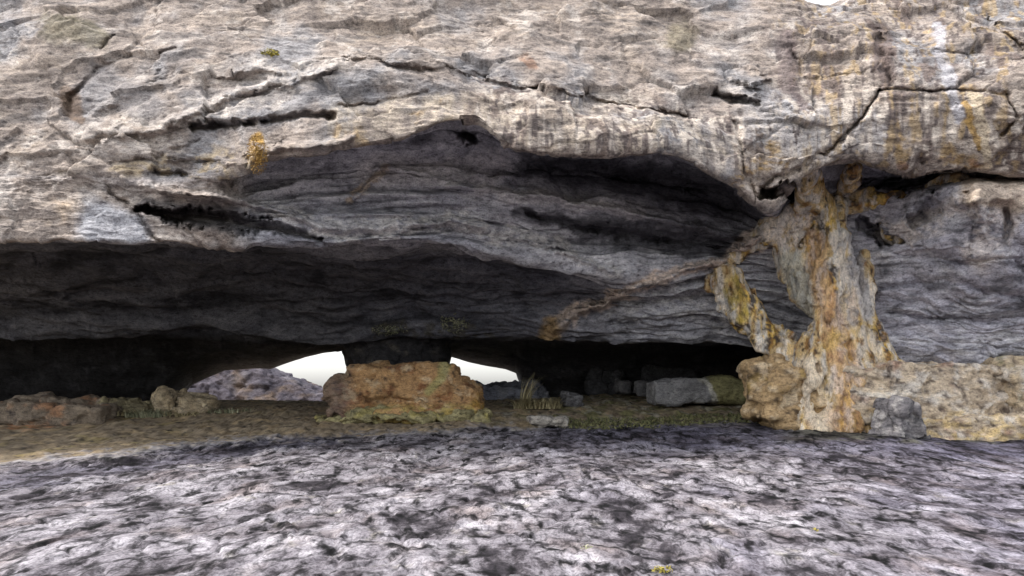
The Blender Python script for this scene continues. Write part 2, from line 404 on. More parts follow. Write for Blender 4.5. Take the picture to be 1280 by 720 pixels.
HX = [-420, 0, 120, 205, 240, 280, 318, 338, 352, 380, 405, 430, 437, 470, 540, 556, 564, 585, 610, 632, 645, 652, 700, 1000, 1700]
HY = [535, 535, 530, 515, 480, 463, 460, 461, 456, 447, 441, 437, 480, 505, 505, 480, 446, 452, 457, 461, 466, 480, 512, 530, 530]

NC = 1000
PX = np.concatenate([np.linspace(-420, -20, 60, endpoint=False), np.linspace(-20, 1300, NC - 120), np.linspace(1300, 1700, 61)[1:]])
NC = len(PX)
def row_pts(name):
    py, d = ROWS[name]
    y, dd = pchip(XK, py, PX), pchip(XK, d, PX)
    return np.stack([(PX - 640) / F * dd, dd, EYE + (HOR - y) / F * dd], 1)
names = list(ROWS)
ctrl = [row_pts(n) for n in names]
# dip in the rim where the sky shows
k = names.index('rim'); ctrl[k][:, 2] -= .30 * np.exp(-((PX - 1026) / 26) ** 2)
# the far end of the low roof: its hem draws the two openings, closed by rock elsewhere
hem_y = np.interp(PX, HX, HY)
def wp(y, d): return np.stack([(PX - 640) / F * d, np.full(NC, d), EYE + (HOR - y) / F * d], 1)
mid_y = lerp(430, hem_y, .25)
ctrl += [wp(np.minimum(mid_y, 452), 22.0), wp(hem_y, 24.5)]
names += ['roof_mid', 'hem']
back = wp(hem_y - 8, 25.1); ctrl.append(back); names.append('hem_out')
b2 = wp(np.full(NC, 320.0), 26.0); ctrl.append(b2); names.append('rear_mid')
b3 = ctrl[0].copy(); b3[:, 1] = 27.2; ctrl.append(b3); names.append('rear_top')
NSEG = dict(top_back=8, rim=95, upper=85, face=95, brow=14, brow_under=50, vault=34, ridge=36, hollow=38, slab_edge=18,
            slab_under=60, low_vault=50, low_edge=12, low_under=10, roof_mid=26, hem=10, hem_out=10, rear_mid=10)
C = np.array(ctrl)
pts, rid = [], []
for s in range(len(C) - 1):
    p0, p1, p2, p3 = C[max(s - 1, 0)], C[s], C[s + 1], C[min(s + 2, len(C) - 1)]
    n = NSEG[names[s]]
    L = np.linalg.norm(p2 - p1, axis=1)[:, None] + 1e-6
    def lim(t):                                   # keeps neighbouring long spans from overshooting short ones
        m = np.linalg.norm(t, axis=1)[:, None] + 1e-6
        return t * np.minimum(1, 1.0 * L / m)
    t1, t2 = lim((p2 - p0) * .5), lim((p3 - p1) * .5)
    for q in range(n):
        t = q / n
        pts.append((2 * t**3 - 3 * t**2 + 1) * p1 + (t**3 - 2 * t**2 + t) * t1 + (-2 * t**3 + 3 * t**2) * p2 + (t**3 - t**2) * t2)
        rid.append(s + t)
pts.append(C[-1]); rid.append(len(C) - 1)
NRW = len(pts); V = np.array(pts).reshape(-1, 3); rid = np.repeat(np.array(rid), NC)
IX = {n: i for i, n in enumerate(names)}

def rock_noise(v, amp=1.0, seed=0.0, tilt=.16, lo=1.0, blk=1.0, fin=1.0):
    """bedded, weathered relief"""
    w = fbm(v, .55, 3, off=seed + 1)
    bed = v[:, 2] + tilt * v[:, 0] * .4 + .35 * v[:, 1] * .3 + .55 * w
    q = np.stack([v[:, 0] * .55, v[:, 1] * .55, bed * 3.1], 1)
    q2 = np.stack([v[:, 0] * 1.6, v[:, 1] * 1.6, bed * 8.5], 1)
    d = lo * .26 * w + .10 * fbm(v, 1.2, 3, .45, off=seed + 5)
    d = d + fin * (.07 * ridged(q, 1, 2, off=seed + 9) + .035 * ridged(q2, 1, 3, .55, off=seed + 13))
    m1 = sstep(-.25, .3, fbm(v, .9, 2, off=seed + 31)); m2 = sstep(-.1, .35, fbm(v, 1.1, 2, off=seed + 37))
    wv = v + .12 * np.stack([fbm(v, 2.5, 2, off=seed + 41), fbm(v, 2.5, 2, off=seed + 43), fbm(v, 2.5, 2, off=seed + 47)], 1)
    d = d + fin * (.08 * m1 * saw(bed * 1.9 + .5 * fbm(v, 2, 3, off=seed + 51)) + .045 * m2 * saw(bed * 5.3 + .6 * fbm(v, 3, 3, off=seed + 53)))
    f1, e1 = facets(wv, (.8, .8, 1.7), seed + 3); f2, e2 = facets(wv, (2.2, 2.2, 5.6), seed + 8)
    d = d + blk * (.10 * f1 + .018 * f2 * (.3 + m2) - .04 * sstep(.07, .0, e1) * m2 - .012 * sstep(.10, .0, e2) * m2)
    d = d + fin * (.020 * fbm(v * np.array((.7, .7, 2.0)), 5.5, 4, .6, off=seed + 17) + .012 * m2 * ridged(v * np.array((.7, .7, 1.9)), 11, 3, .6, off=seed + 23))
    return amp * d
N = grid_normals(V, NRW, NC)
toc = np.array([0, 0, EYE]) - V
N *= np.sign((N * toc).sum(1))[:, None] + 0.0
rear = rid > IX['hem'] - .3
amp = np.where(rid > IX['low_edge'], .55, 1.0); amp = np.where(rid < IX['rim'] + .4, .5, amp)
hemw = np.clip(np.abs(rid - IX['hem']) / .6, .12, 1); amp *= np.where(rid > IX['roof_mid'] + .2, hemw, 1)
px, py = proj(V)
ceil_w = sstep(IX['brow'], IX['brow_under'] + .5, rid)
lo_w = np.where((rid > IX['hollow']) & (rid < IX['slab_under'] + .5), lerp(.35, 1, sstep(380, 520, px)), 1.0)
vaultw = ceil_w * (rid < IX['low_under']) * sstep(1040, 960, px) * np.where(rid < IX['slab_edge'] + .2, sstep(280, 360, px), 1)
RN = rock_noise(V, lo=lo_w, blk=lerp(1.0, .35, ceil_w), fin=lerp(lerp(.55, .9, ceil_w), .38, vaultw))
# long layers sweeping along the vault
sw = np.stack([px / 300, rid * 2.1 + .9 * fbm(V, .35, 2, off=401), rid * 0], 1)
sw2 = np.stack([px / 190, rid * 6.5 + 1.6 * fbm(V, .5, 3, off=405), rid * 0 + 5], 1)
sweep = fbm(sw, 1, 3, .5, off=7); sweep2 = fbm(sw2, 1, 3, .5, off=9)
RN = RN + vaultw * (.36 * sweep + .07 * sweep2 + .03 * saw(sw2[:, 1] * .42))
amp *= 1 - .45 * np.exp(-((rid - IX['brow']) / .35) ** 2) * sstep(300, 360, px)
V = V + N * (RN * amp)[:, None]

px, py = proj(V)
front = rid < IX['low_under']
nx = 7 * fbm(V, 1.3, 3, off=101); ny = 8 * fbm(V, 1.3, 3, off=131)
nx2 = 5 * fbm(V, 4.5, 4, .6, off=151); ny2 = 5 * fbm(V, 4.5, 4, .6, off=161)
pxn, pyn = px + nx + nx2, py + ny + ny2
ray = -toc / np.linalg.norm(toc, axis=1)[:, None]
shift = np.zeros(len(V))
width_n = np.clip(1.6 + .9 * fbm(V, 2.2, 3, .6, off=171) + 1.3 * fbm(V, 8, 3, .6, off=175), .55, 4)
depth_n = np.clip(.75 + 1.5 * fbm(V, 1.5, 3, off=181), .08, 1.3)
def dent(pts, depth, soft=.6):
    global shift
    s = strok(pxn, pyn, pts) * width_n
    if soft == .6 and depth > 0:
        depth, k = depth * .50, 1.0
        shift = shift + depth * np.clip(1 - s, 0, 1) ** .8 * front * depth_n + .25 * depth * sstep(3.2, .3, s) * front
    else:
        shift = shift + depth * sstep(1.0, 1 - soft, s) * front * np.clip(depth_n, .5, 1.3)
    if depth > 0 and soft == .6:                   # the lower bed stands a little proud of the joint
        s2 = strok(pxn, pyn, [(a, b + 2.2 * c, 2.6 * c) for a, b, c in pts])
        shift = shift - .12 * depth * sstep(1.0, .1, s2) * front
# cracks, slots and pockets in the rock
dent([(430, 74, 4), (480, 80, 5), (560, 90, 8), (620, 106, 7), (700, 115, 5), (780, 128, 5), (860, 147, 4)], .38)
dent([(420, 132, 3), (500, 126, 3.5), (536, 116, 3)], .22)
dent([(86, 150, 6), (92, 120, 8), (104, 106, 6), (126, 84, 4), (160, 71, 3.5), (220, 62, 3)], .3)
dent([(128, 60, 3.5), (146, 42, 3)], .25)
dent([(245, 158, 9), (290, 157, 11), (340, 149, 8), (385, 140, 9), (415, 143, 8)], .6, .85)
dent([(98, 186, 4), (135, 203, 4), (200, 196, 3.5), (252, 176, 3)], .22)
dent([(192, 214, 6), (212, 218, 8), (232, 218, 5)], .55)
dent([(172, 260, 8), (225, 273, 22), (290, 277, 22), (340, 286, 14), (400, 296, 6)], .75, .8)
dent([(118, 212, 6), (140, 240, 5), (165, 258, 5), (198, 302, 5)], .4)
dent([(60, 230, 10), (110, 236, 12)], .3)
dent([(-60, 205, 26), (4, 206, 22)], .6)
dent([(1102, 112, 3.5), (1075, 148, 4), (1042, 184, 6), (1000, 206, 7), (950, 236, 6)], .45)
dent([(1102, 112, 3), (1180, 111, 3), (1262, 116, 3.5)], .22)
dent([(1258, 116, 4), (1270, 150, 4), (1250, 168, 5)], .3)
dent([(945, 100, 24), (925, 96, 16)], -.32, .95)
dent([(892, 116, 7), (916, 124, 11), (945, 128, 9)], .5, .61)
dent([(918, 150, 4), (930, 205, 4), (944, 250, 4)], .3)
dent([(1096, 38, 7), (1106, 78, 9), (1116, 106, 6)], .35)
dent([(1236, 26, 5), (1262, 44, 6), (1290, 76, 7)], .4)
dent([(952, 244, 13), (980, 241, 17), (998, 240, 14)], 1.3, .45)
dent([(1066, 226, 12), (1120, 232, 17), (1160, 228, 15), (1205, 214, 7)], .9, .5)
dent([(1156, 203, 7)], .4)
dent([(1254, 262, 9), (1258, 296, 10)], .7)
dent([(1076, 280, 15), (1104, 300, 17), (1128, 302, 9)], 1.3, .5)
dent([(1145, 275, 20), (1172, 262, 22)], .55, .7)
dent([(1222, 238, 26), (1228, 285, 20)], -.45, .9)
dent([(990, 60, 5), (1004, 100, 6)], .18)
dent([(1270, 330, 7), (1290, 360, 8)], .3)
dent([(566, 280, 3), (664, 300, 4), (768, 332, 4), (802, 336, 3)], .3)
for pts_, dp in (([(740, 380, 2.5), (800, 376, 3), (880, 368, 2.5)], .2), ([(760, 404, 3), (830, 400, 3), (905, 410, 3)], .22), ([(800, 356, 2.5), (850, 372, 3), (900, 400, 3)], .2),
                 ([(1120, 318, 3), (1200, 330, 4), (1275, 322, 4)], .2), ([(1100, 360, 3.5), (1180, 352, 4), (1280, 372, 4)], .25), ([(1110, 392, 3), (1190, 398, 4), (1285, 404, 5)], .25),
                 ([(1120, 425, 3), (1200, 428, 3), (1280, 436, 3)], .18), ([(1020, 100, 3), (1080, 92, 3)], .12), ([(1170, 62, 3), (1230, 66, 3)], .12)):
    dent(pts_, dp)
# ridges: rubbly seam across the ceiling, folds on the left
dent([(966, 286, 12), (900, 324, 8), (800, 360, 7), (722, 392, 8), (694, 414, 16)], -.36, .8)
dent([(105, 172, 12), (200, 160, 15), (290, 118, 14), (420, 84, 10)], -.25, .9)
dent([(300, 230, 16), (320, 190, 14)], -.25, .9)
dent([(232, 238, 8), (300, 250, 10), (370, 272, 12), (430, 286, 14), (560, 276, 14), (690, 308, 9), (770, 338, 6)], -.30, .95)
dent([(560, 232, 6), (690, 246, 9), (790, 266, 9), (880, 286, 7)], -.28, .95)
dent([(470, 212, 7), (560, 222, 9), (650, 214, 6)], -.18, .95)
dent([(660, 268, 8), (760, 288, 14), (860, 300, 16), (930, 300, 10)], .35, .95)
dent([(660, 204, 8), (760, 214, 14), (880, 236, 16)], .35, .95)
dent([(574, 162, 15), (590, 172, 12)], .7, .7)
dent([(476, 220, 8), (446, 250, 8)], -.25, .8)
dent([(340, 186, 9), (400, 176, 11), (440, 176, 9)], -.25, .8)
dent([(210, 198, 12), (262, 196, 14), (300, 205, 12)], -.22, .85)
dent([(150, 222, 10), (200, 236, 13), (262, 246, 10)], -.24, .85)
dent([(272, 92, 10), (320, 84, 14), (350, 92, 8)], -.2, .8)
dent([(130, 150, 22), (180, 120, 26), (230, 96, 18)], .12, .95)
dent([(1200, 250, 26), (1260, 240, 20)], -.3, .9)
V = V + ray * shift[:, None]
px, py = proj(V)

# colours
n1 = fbm(V, .7, 4, .55, off=201); n2 = fbm(V, 2.1, 4, .6, off=211); n3 = fbm(V * np.array((1, 1, 2.2)), 5, 4, .6, off=221)
st = fbm(V * np.array((1, 1, .10)), 2.6, 4, .6, off=231); st2 = fbm(V * np.array((1, 1, .07)), 5.5, 3, .6, off=241)
bw = fbm(V, .5, 2, off=251)
bedn = fbm(np.stack([V[:, 0] * .7, V[:, 1] * .7, (V[:, 2] + .06 * V[:, 0] + .4 * bw) * 5], 1), 1.2, 4, .6, off=261)
pxn, pyn = px + nx * 2 + nx2 * 1.5, py + ny * 2 + ny2 * 1.5
col = np.tile(np.array(GREYTAN, np.float32), (len(V), 1))
col = mixc(col, BLUEGREY, sstep(-.05, .35, n1 + .3 * n2))
col = mixc(col, (.42, .345, .275), .5 * sstep(.05, .4, -n1 + .4 * n2))
col = mixc(col, PALE, .75 * sstep(.05, .4, n2 + .5 * n3))
col = mixc(col, (.15, .135, .13), .7 * sstep(.14, .42, n3 * .7 - n2 * .4))
col = mixc(col, (.14, .125, .12), .7 * sstep(.14, .36, bedn))
def area(pts): return sstep(1.15, .55, strok(pxn, pyn, pts))
fm = 1 - ceil_w
# pale brow bands and folds
col = mixc(col, PALE, .7 * area([(105, 178, 24), (200, 158, 26), (300, 112, 26), (420, 80, 22)]) * sstep(-.35, .1, n2 + n3))
col = mixc(col, (.62, .53, .42), .75 * area([(430, 150, 26), (500, 150, 26), (590, 135, 22), (680, 155, 34), (800, 170, 34), (900, 190, 34)]) * sstep(-.2, .3, st + .4 * n3))
col = mixc(col, (.50, .49, .50), .5 * area([(960, 150, 46), (1010, 160, 40), (1090, 165, 36)]))
col = mixc(col, (.48, .48, .51), .7 * area([(60, 250, 10), (150, 275, 30), (185, 290, 12)]))
col = mixc(col, BLUEGREY, .6 * area([(130, 115, 35), (180, 130, 28)]))
col = mixc(col, OCHRE, .55 * area([(150, 232, 12), (90, 262, 30), (40, 270, 20)]) * sstep(-.1, .3, n2))
col = mixc(col, (.13, .105, .07), .7 * area([(50, 230, 14), (110, 232, 18), (130, 245, 10)]) * sstep(-.25, .2, n3))
col = mixc(col, (.47, .28, .07), .9 * area([(322, 176, 10), (324, 196, 11), (320, 212, 10)]) * sstep(-.3, .05, n3 + n2))
col = mixc(col, (.46, .36, .22), .7 * area([(140, 212, 12), (220, 206, 14), (300, 205, 22), (270, 228, 16)]) * sstep(-.15, .2, n2 + .5 * n3))
col = mixc(col, OCHRE, .6 * area([(440, 160, 24), (470, 175, 18), (560, 140, 12)]) * sstep(0, .35, n2 + .5 * st))
col = mixc(col, (.16, .10, .06), .7 * area([(92, 122, 14), (100, 150, 8)]))
# vertical run-off streaks
sm = sstep(540, 620, px) * sstep(240, 200, py) * fm * np.maximum(sstep(930, 990, px), sstep(84, 108, py + .14 * (620 - px)))
col = mixc(col, (.17, .13, .115), .85 * sstep(.06, .28, st) * sm)
st3 = fbm(V * np.array((1, 1, .05)), 9, 3, .6, off=247)
col = mixc(col, (.13, .105, .10), .85 * sstep(.08, .26, st3 + .4 * n2) * sm)
col = mixc(col, (.60, .53, .46), .85 * sstep(.05, .24, st2) * sm * sstep(60, 130, py + .05 * (900 - px)))
col = mixc(col, (.44, .32, .17), .6 * sstep(.08, .3, -st2 + .3 * n2) * sstep(900, 1060, px) * sm)
col = mixc(col, (.19, .15, .145), .8 * area([(985, 50, 14), (985, 100, 14), (1000, 130, 8)]) * sm)
col = mixc(col, (.17, .13, .12), .8 * area([(1100, 40, 14), (1112, 100, 14)]) * sm)
col = mixc(col, (.50, .49, .52), .8 * area([(1170, 30, 9), (1185, 90, 9), (1200, 150, 5)]))
col = mixc(col, CREAM, .85 * area([(1216, 120, 6), (1228, 170, 7), (1236, 205, 5)]))
col = mixc(col, OCHRE, .8 * area([(1205, 130, 5), (1222, 180, 5)]))
col = mixc(col, (.45, .30, .12), .7 * np.maximum(area([(1130, 195, 14), (1115, 160, 9)]), area([(1190, 190, 10), (1215, 205, 10)])) * sstep(-.2, .2, st2 + .5 * n3))
col = mixc(col, RUST, .5 * np.maximum(np.maximum(area([(1130, 208, 9)]), area([(1218, 202, 8)])), area([(660, 78, 9)])))
col = mixc(col, OCHRE, .6 * area([(965, 180, 12), (975, 205, 10), (925, 218, 14)]) * sstep(-.1, .25, n3))
col = mixc(col, (.17, .15, .09), .6 * np.maximum(area([(850, 45, 24)]), area([(70, 34, 24), (130, 45, 16)])))
# vault greys: pale ridges, and shade of the recesses put into the colour
cm = ceil_w * front
cc = np.tile(np.array(CEIL, np.float32), (len(V), 1))
cc = mixc(cc, CEILP, .8 * sstep(-.05, .35, .35 * n3 + .3 * bedn + .8 * sweep2 + .5 * sweep))
cc = mixc(cc, (.36, .36, .41), .6 * sstep(.0, .3, n1))
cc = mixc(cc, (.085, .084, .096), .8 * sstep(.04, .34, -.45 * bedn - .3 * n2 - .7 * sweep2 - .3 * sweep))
cc = mixc(cc, (.68, .655, .64), .9 * area([(235, 240, 9), (300, 252, 11), (370, 274, 14), (430, 287, 17), (560, 277, 15), (690, 306, 10), (770, 336, 6)]) * sstep(-.3, .15, n3))
cc = mixc(cc, (.66, .63, .63), .7 * area([(470, 215, 26), (560, 215, 26), (620, 205, 22), (600, 238, 11), (700, 248, 9), (800, 268, 8)]))
cc = mixc(cc, (.58, .47, .36), .8 * area([(478, 218, 7), (462, 236, 8), (444, 252, 7)]) * sstep(-.3, .0, n3))
cc = mixc(cc, (.085, .083, .095), .9 * np.maximum(area([(655, 208, 16), (760, 216, 26), (880, 238, 28), (940, 268, 20)]), area([(650, 266, 9), (760, 288, 20), (860, 300, 24), (940, 298, 16)])))  # shade of the two upper recesses painted in
rw = sstep(1030, 1100, px)                             # right-hand wall is purplish grey
cc = mixc(cc, (.50, .485, .55), .8 * rw * sstep(-.3, .2, n2))
cc = mixc(cc, (.12, .12, .145), .7 * rw * sstep(.05, .3, bedn))
cc = mixc(cc, (.66, .60, .57), .9 * area([(1110, 290, 22), (1180, 280, 16), (1220, 250, 30), (1260, 260, 24), (1230, 310, 30)]) * sstep(-.25, .15, n2 + .5 * n3))
cc = mixc(cc, (.62, .50, .38), .8 * area([(1220, 238, 22), (1262, 240, 26)]))
cc = mixc(cc, (.64, .62, .61), .8 * area([(1080, 330, 16), (1085, 380, 12)]) * sstep(-.2, .2, n3))
seam = area([(966, 288, 16), (900, 325, 9), (800, 359, 7), (722, 392, 9), (694, 414, 16)])
cc = mixc(cc, (.60, .59, .59), .75 * area([(770, 390, 22), (860, 370, 26), (900, 390, 24)]) * sstep(-.2, .2, n3))
cc = mixc(cc, (.26, .225, .14), .7 * area([(470, 414, 8), (540, 414, 8), (620, 416, 6)]) * sstep(-.2, .2, n3))
shadem = sstep(IX['slab_edge'] + .3, IX['slab_under'] + .1, rid) * sstep(900, 640, px) * .75  # mask for the shade under the slab edge, darkened into the ceiling colour
cc = mixc(cc, cc * np.array((.050, .056, .082)) * (1 + .8 * sstep(380, 560, px))[:, None], shadem)
cc = mixc(cc, (.68, .56, .48), .95 * seam * sstep(-.4, .0, n3 + .3 * n2))
cc = mixc(cc, OCHRE, .7 * area([(690, 414, 18)]))
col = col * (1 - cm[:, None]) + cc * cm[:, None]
left_face = ceil_w * sstep(330, 280, px) * (rid < IX['slab_edge'] + .3)
base_l = mixc(np.tile(np.array(GREYTAN, np.float32), (len(V), 1)), PALE, sstep(-.1, .35, n2))
base_l = mixc(base_l, (.48, .49, .53), .8 * area([(125, 280, 34), (165, 290, 26)]))
base_l = mixc(base_l, TAN, .8 * area([(70, 270, 30), (40, 285, 24)]) * sstep(-.1, .3, n2))
base_l = mixc(base_l, (.15, .13, .12), .7 * sstep(.15, .35, bedn))
base_l = mixc(base_l, (.11, .10, .10), .92 * area([(178, 259, 9), (225, 270, 22), (290, 275, 22), (340, 284, 15), (400, 294, 6)]))  # shade inside the left hollow painted over its dent
col = mixc(col, base_l, left_face)
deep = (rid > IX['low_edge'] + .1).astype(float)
dc = mixc(np.tile(np.array(DEEPSHADE, np.float32), (len(V), 1)), (.14, .135, .15), sstep(.1, .4, n2))  # gloom of the low cave put into its rock colour
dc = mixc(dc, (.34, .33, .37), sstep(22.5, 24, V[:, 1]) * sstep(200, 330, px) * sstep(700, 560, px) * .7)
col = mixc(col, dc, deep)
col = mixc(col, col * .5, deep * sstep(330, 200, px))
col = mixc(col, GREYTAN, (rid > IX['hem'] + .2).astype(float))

FA = grid_faces(NRW, NC)
frow = rid[FA[:, 0]]
cliff = empty('cliff', (0, 15, 0))
tag(cliff, 'massive grey and tan sandstone cliff with an overhanging brow above a low dark cave', 'cliff')
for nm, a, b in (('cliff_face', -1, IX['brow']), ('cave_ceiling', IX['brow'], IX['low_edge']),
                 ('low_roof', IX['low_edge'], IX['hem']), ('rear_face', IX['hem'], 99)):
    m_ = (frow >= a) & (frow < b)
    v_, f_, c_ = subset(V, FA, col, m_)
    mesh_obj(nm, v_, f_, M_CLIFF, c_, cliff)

# ------------------------------------------------------------------ rounded rocks: smooth-union fields meshed as surface nets
def surface_nets(fn, lo, hi, res):
    lo, hi = np.array(lo, float), np.array(hi, float)
    n = np.maximum(((hi - lo) / res).astype(int), 4) + 1
    ax = [lo[k] + np.arange(n[k]) * res for k in range(3)]
    G = np.stack(np.meshgrid(*ax, indexing='ij'), -1).reshape(-1, 3)
    val = np.concatenate([fn(g) for g in np.array_split(G, 12)]).reshape(n)
    ins = val < 0
    acc = np.zeros((*(n - 1), 3)); cnt = np.zeros(n - 1)
    cor = [(i, j, k) for i in (0, 1) for j in (0, 1) for k in (0, 1)]
    sl = lambda c: tuple(slice(c[k], n[k] - 1 + c[k]) for k in range(3))
    for a in range(8):
        for b in range(a + 1, 8):
            A, B = np.array(cor[a]), np.array(cor[b])
            if np.abs(A - B).sum() != 1: continue
            va, vb = val[sl(cor[a])], val[sl(cor[b])]
            x = (va < 0) != (vb < 0)
            t = np.where(x, va / np.where(va == vb, 1, va - vb), 0)
            acc += np.where(x[..., None], A + t[..., None] * (B - A), 0); cnt += x
    act = cnt > 0
    idx = -np.ones(n - 1, int); idx[act] = np.arange(act.sum())
    cell = np.argwhere(act)
    verts = lo + (cell + acc[act] / cnt[act][:, None]) * res
    faces = []
    for d in range(3):
        e1, e2 = (d + 1) % 3, (d + 2) % 3
        s0 = [slice(None)] * 3; s1 = [slice(None)] * 3
        s0[d] = slice(0, -1); s1[d] = slice(1, None)
        a, b = ins[tuple(s0)], ins[tuple(s1)]
        e = np.argwhere(a != b)
        ok = (e[:, e1] > 0) & (e[:, e2] > 0) & (e[:, e1] < n[e1] - 1) & (e[:, e2] < n[e2] - 1)
        e = e[ok]; flip = ~a[tuple(e.T)]
        o1 = np.zeros(3, int); o1[e1] = 1; o2 = np.zeros(3, int); o2[e2] = 1
        q = np.stack([idx[tuple((e - o1 - o2).T)], idx[tuple((e - o2).T)], idx[tuple(e.T)], idx[tuple((e - o1).T)]], 1)
        q[flip] = q[flip][:, ::-1]; faces.append(q)
    return verts, np.concatenate(faces)
def cone(p, a, b, ra, rb):
    ab = b - a; t = np.clip(((p - a) @ ab) / (ab @ ab), 0, 1)
    return np.linalg.norm(p - a - t[:, None] * ab, axis=1) - (ra + (rb - ra) * t)
def smin(a, b, k):
    h = np.clip(.5 + .5 * (b - a) / k, 0, 1)
    return b * (1 - h) + a * h - k * h * (1 - h)
def rbox(p, c, h, r, rz=0.0, ry=0.0):
    q = p - c
    cz, sz = math.cos(rz), math.sin(rz)
    q = np.stack([q[:, 0] * cz + q[:, 1] * sz, -q[:, 0] * sz + q[:, 1] * cz, q[:, 2]], 1)
    cy, sy = math.cos(ry), math.sin(ry)
    q = np.stack([q[:, 0] * cy - q[:, 2] * sy, q[:, 1], q[:, 0] * sy + q[:, 2] * cy], 1)
    d = np.abs(q) - (np.asarray(h) - r)
    return np.linalg.norm(np.maximum(d, 0), axis=1) + np.minimum(d.max(1), 0) - r

# ---- the ochre pillar on the right
DP = 14.75
def chain(pts, d=DP):
    """(px, py, radius px[, depth]) -> list of round cones"""
    q = [(P(a[0], a[1], a[3] if len(a) > 3 else d), a[2] / F * (a[3] if len(a) > 3 else d)) for a in pts]
    return [(q[i][0], q[i + 1][0], q[i][1], q[i + 1][1]) for i in range(len(q) - 1)]
SHAFT = chain([(1004, 205, 13, 13.9), (1014, 240, 16, 14.3), (1034, 268, 23), (1040, 330, 22), (1044, 385, 23), (1046, 430, 31), (1052, 480, 46), (1056, 540, 55)]) \
    + chain([(1056, 378, 12), (1076, 425, 17), (1096, 458, 21), (1116, 500, 26)]) \
    + chain([(1026, 400, 9), (1006, 440, 17), (1008, 500, 26), (1018, 540, 28)])
BRANCH = chain([(1042, 264, 20), (1004, 272, 24, 14.9), (968, 288, 17, 15.1), (938, 304, 8, 15.3), (915, 322, 6, 15.4), (902, 338, 7, 15.5)]) \
    + chain([(1012, 225, 10, 14), (1000, 262, 8, 14.6)]) \
    + chain([(1046, 258, 14), (1085, 254, 9), (1108, 262, 15), (1116, 286, 14)]) \
    + chain([(1040, 252, 10), (1056, 236, 9), (1068, 212, 11, 13.8)]) + chain([(1060, 240, 7), (1110, 250, 7, 14.5), (1150, 244, 8, 14.2), (1200, 226, 10, 13.5)]) \
    + chain([(1078, 326, 9, 14.95), (1082, 380, 12, 14.9), (1100, 440, 14, 14.8), (1120, 470, 14, 14.7)]) \
    + chain([(1004, 278, 18, 14.95), (984, 296, 19, 15.1), (990, 328, 17, 15.1), (1002, 364, 14, 15), (1014, 394, 7, 14.9)]) + chain([(1018, 285, 14), (1014, 330, 13), (1020, 385, 9)], 14.95)
ARM = chain([(884, 358, 5, 15.7), (903, 336, 10, 15.5), (911, 352, 19, 15.45), (921, 374, 21, 15.4), (940, 402, 17, 15.3), (962, 426, 14, 15.15), (990, 446, 18, 15.0), (1020, 478, 26, 14.7)]) \
    + chain([(900, 345, 7, 15.4), (915, 385, 8, 15.25), (950, 425, 8, 15.1), (985, 452, 9, 14.85)]) + chain([(930, 350, 6, 15.5), (942, 380, 7, 15.4), (965, 412, 6, 15.2)]) \
    + chain([(1000, 452, 12, 14.9), (985, 470, 16, 14.9), (1000, 500, 18, 14.8)])
_r = random.Random(12)
for _k in range(13):                                   # ribs of flowstone running down the shaft and spreading at its foot
    u = _k / 12 * 2 - 1; j = lambda a: _r.uniform(-a, a)
    top = _r.choice((262, 270, 300, 330, 350))
    w = lambda y: (16 + 8 * sstep(300, 400, y) + 32 * sstep(400, 530, y)) * (1.0 if u > 0 else .9)
    dd = DP - .26 - .12 * (1 - abs(u))
    SHAFT += chain([(1037 + .06 * (y - 262) + u * float(w(np.float64(y))) + j(5), y, _r.uniform(4, 8.5) * (1.25 if y > 430 else 1), dd - .0016 * max(y - 400, 0) + j(.05))
                    for y in [top, top + 35] + [yy for yy in (390, 430, 470, 505, 540) if yy > top + 45]])
def field(prims, k):
    def fn(p):
        d = None
        for a, b, ra, rb in prims:
            c = cone(p, a, b, ra, rb); d = c if d is None else smin(d, c, k)
        return d
    return fn
def pillar_fn(p):
    w = np.stack([fbm(p, 1.7, 2, off=301), fbm(p, 1.7, 2, off=311), fbm(p, 1.7, 2, off=321)], 1) * .13
    d = field(SHAFT + BRANCH + ARM, .06)((p + w) * np.array((1, 1, 1)))
    for (x, y, r) in ((1062, 432, 8), (1066, 444, 8), (1026, 350, 6), (1048, 300, 5), (1040, 405, 5), (1024, 460, 6)):   # weathered pockets
        d = np.maximum(d, -(np.linalg.norm((p - P(x, y, 14.2)) * np.array((1, .5, .7)), axis=1) - r / F * DP))
    return d + .06 * fbm(p, 3.2, 2, off=331)
lo, hi = P(870, 560, 14.75), P(1240, 170, 14.75)
PV, PF = surface_nets(pillar_fn, (lo[0], 13.3, .5), (hi[0], 16.1, hi[2] - .25), .034)
def dress(v, f, amp, seed, aniso=(1, 1, 1), beds=.4):
    n = mesh_normals(v, f)
    q = v * np.array(aniso)
    f1, e1 = facets(q + .1 * fbm(q, 2, 2, off=seed + 2)[:, None], 1.5, seed + 1); f2, e2 = facets(q + .05 * fbm(q, 4, 2, off=seed + 4)[:, None], 3.6, seed + 5)
    bed = v[:, 2] * 4.2 + .35 * v[:, 0] + .7 * fbm(v, 1.3, 3, off=seed + 9)
    return v + n * (amp * (.03 * ridged(q, 2.4, 2, .5, off=seed) + .03 * fbm(q, 6, 3, .6, off=seed + 3) + .012 * ridged(q, 15, 3, .6, off=seed + 7)
                           + .14 * f1 + .06 * f2 - .06 * sstep(.09, 0, e1) - .02 * sstep(.09, 0, e2) + beds * .05 * saw(bed)))[:, None]
PV = dress(PV, PF, .42, 340, (1.6, 1.6, .7), .6)
ppx, ppy = proj(PV)
a1 = fbm(PV, 1.6, 4, .6, off=351); a2 = fbm(PV * np.array((1, 1, .22)), 4.5, 4, .6, off=361); a3 = fbm(PV, 9, 3, .6, off=371)
pc = np.tile(np.array((.50, .37, .19), np.float32), (len(PV), 1))
pc = mixc(pc, (.56, .37, .08), .9 * sstep(-.02, .22, a1))
pc = mixc(pc, (.66, .60, .52), .9 * sstep(.04, .22, a2))
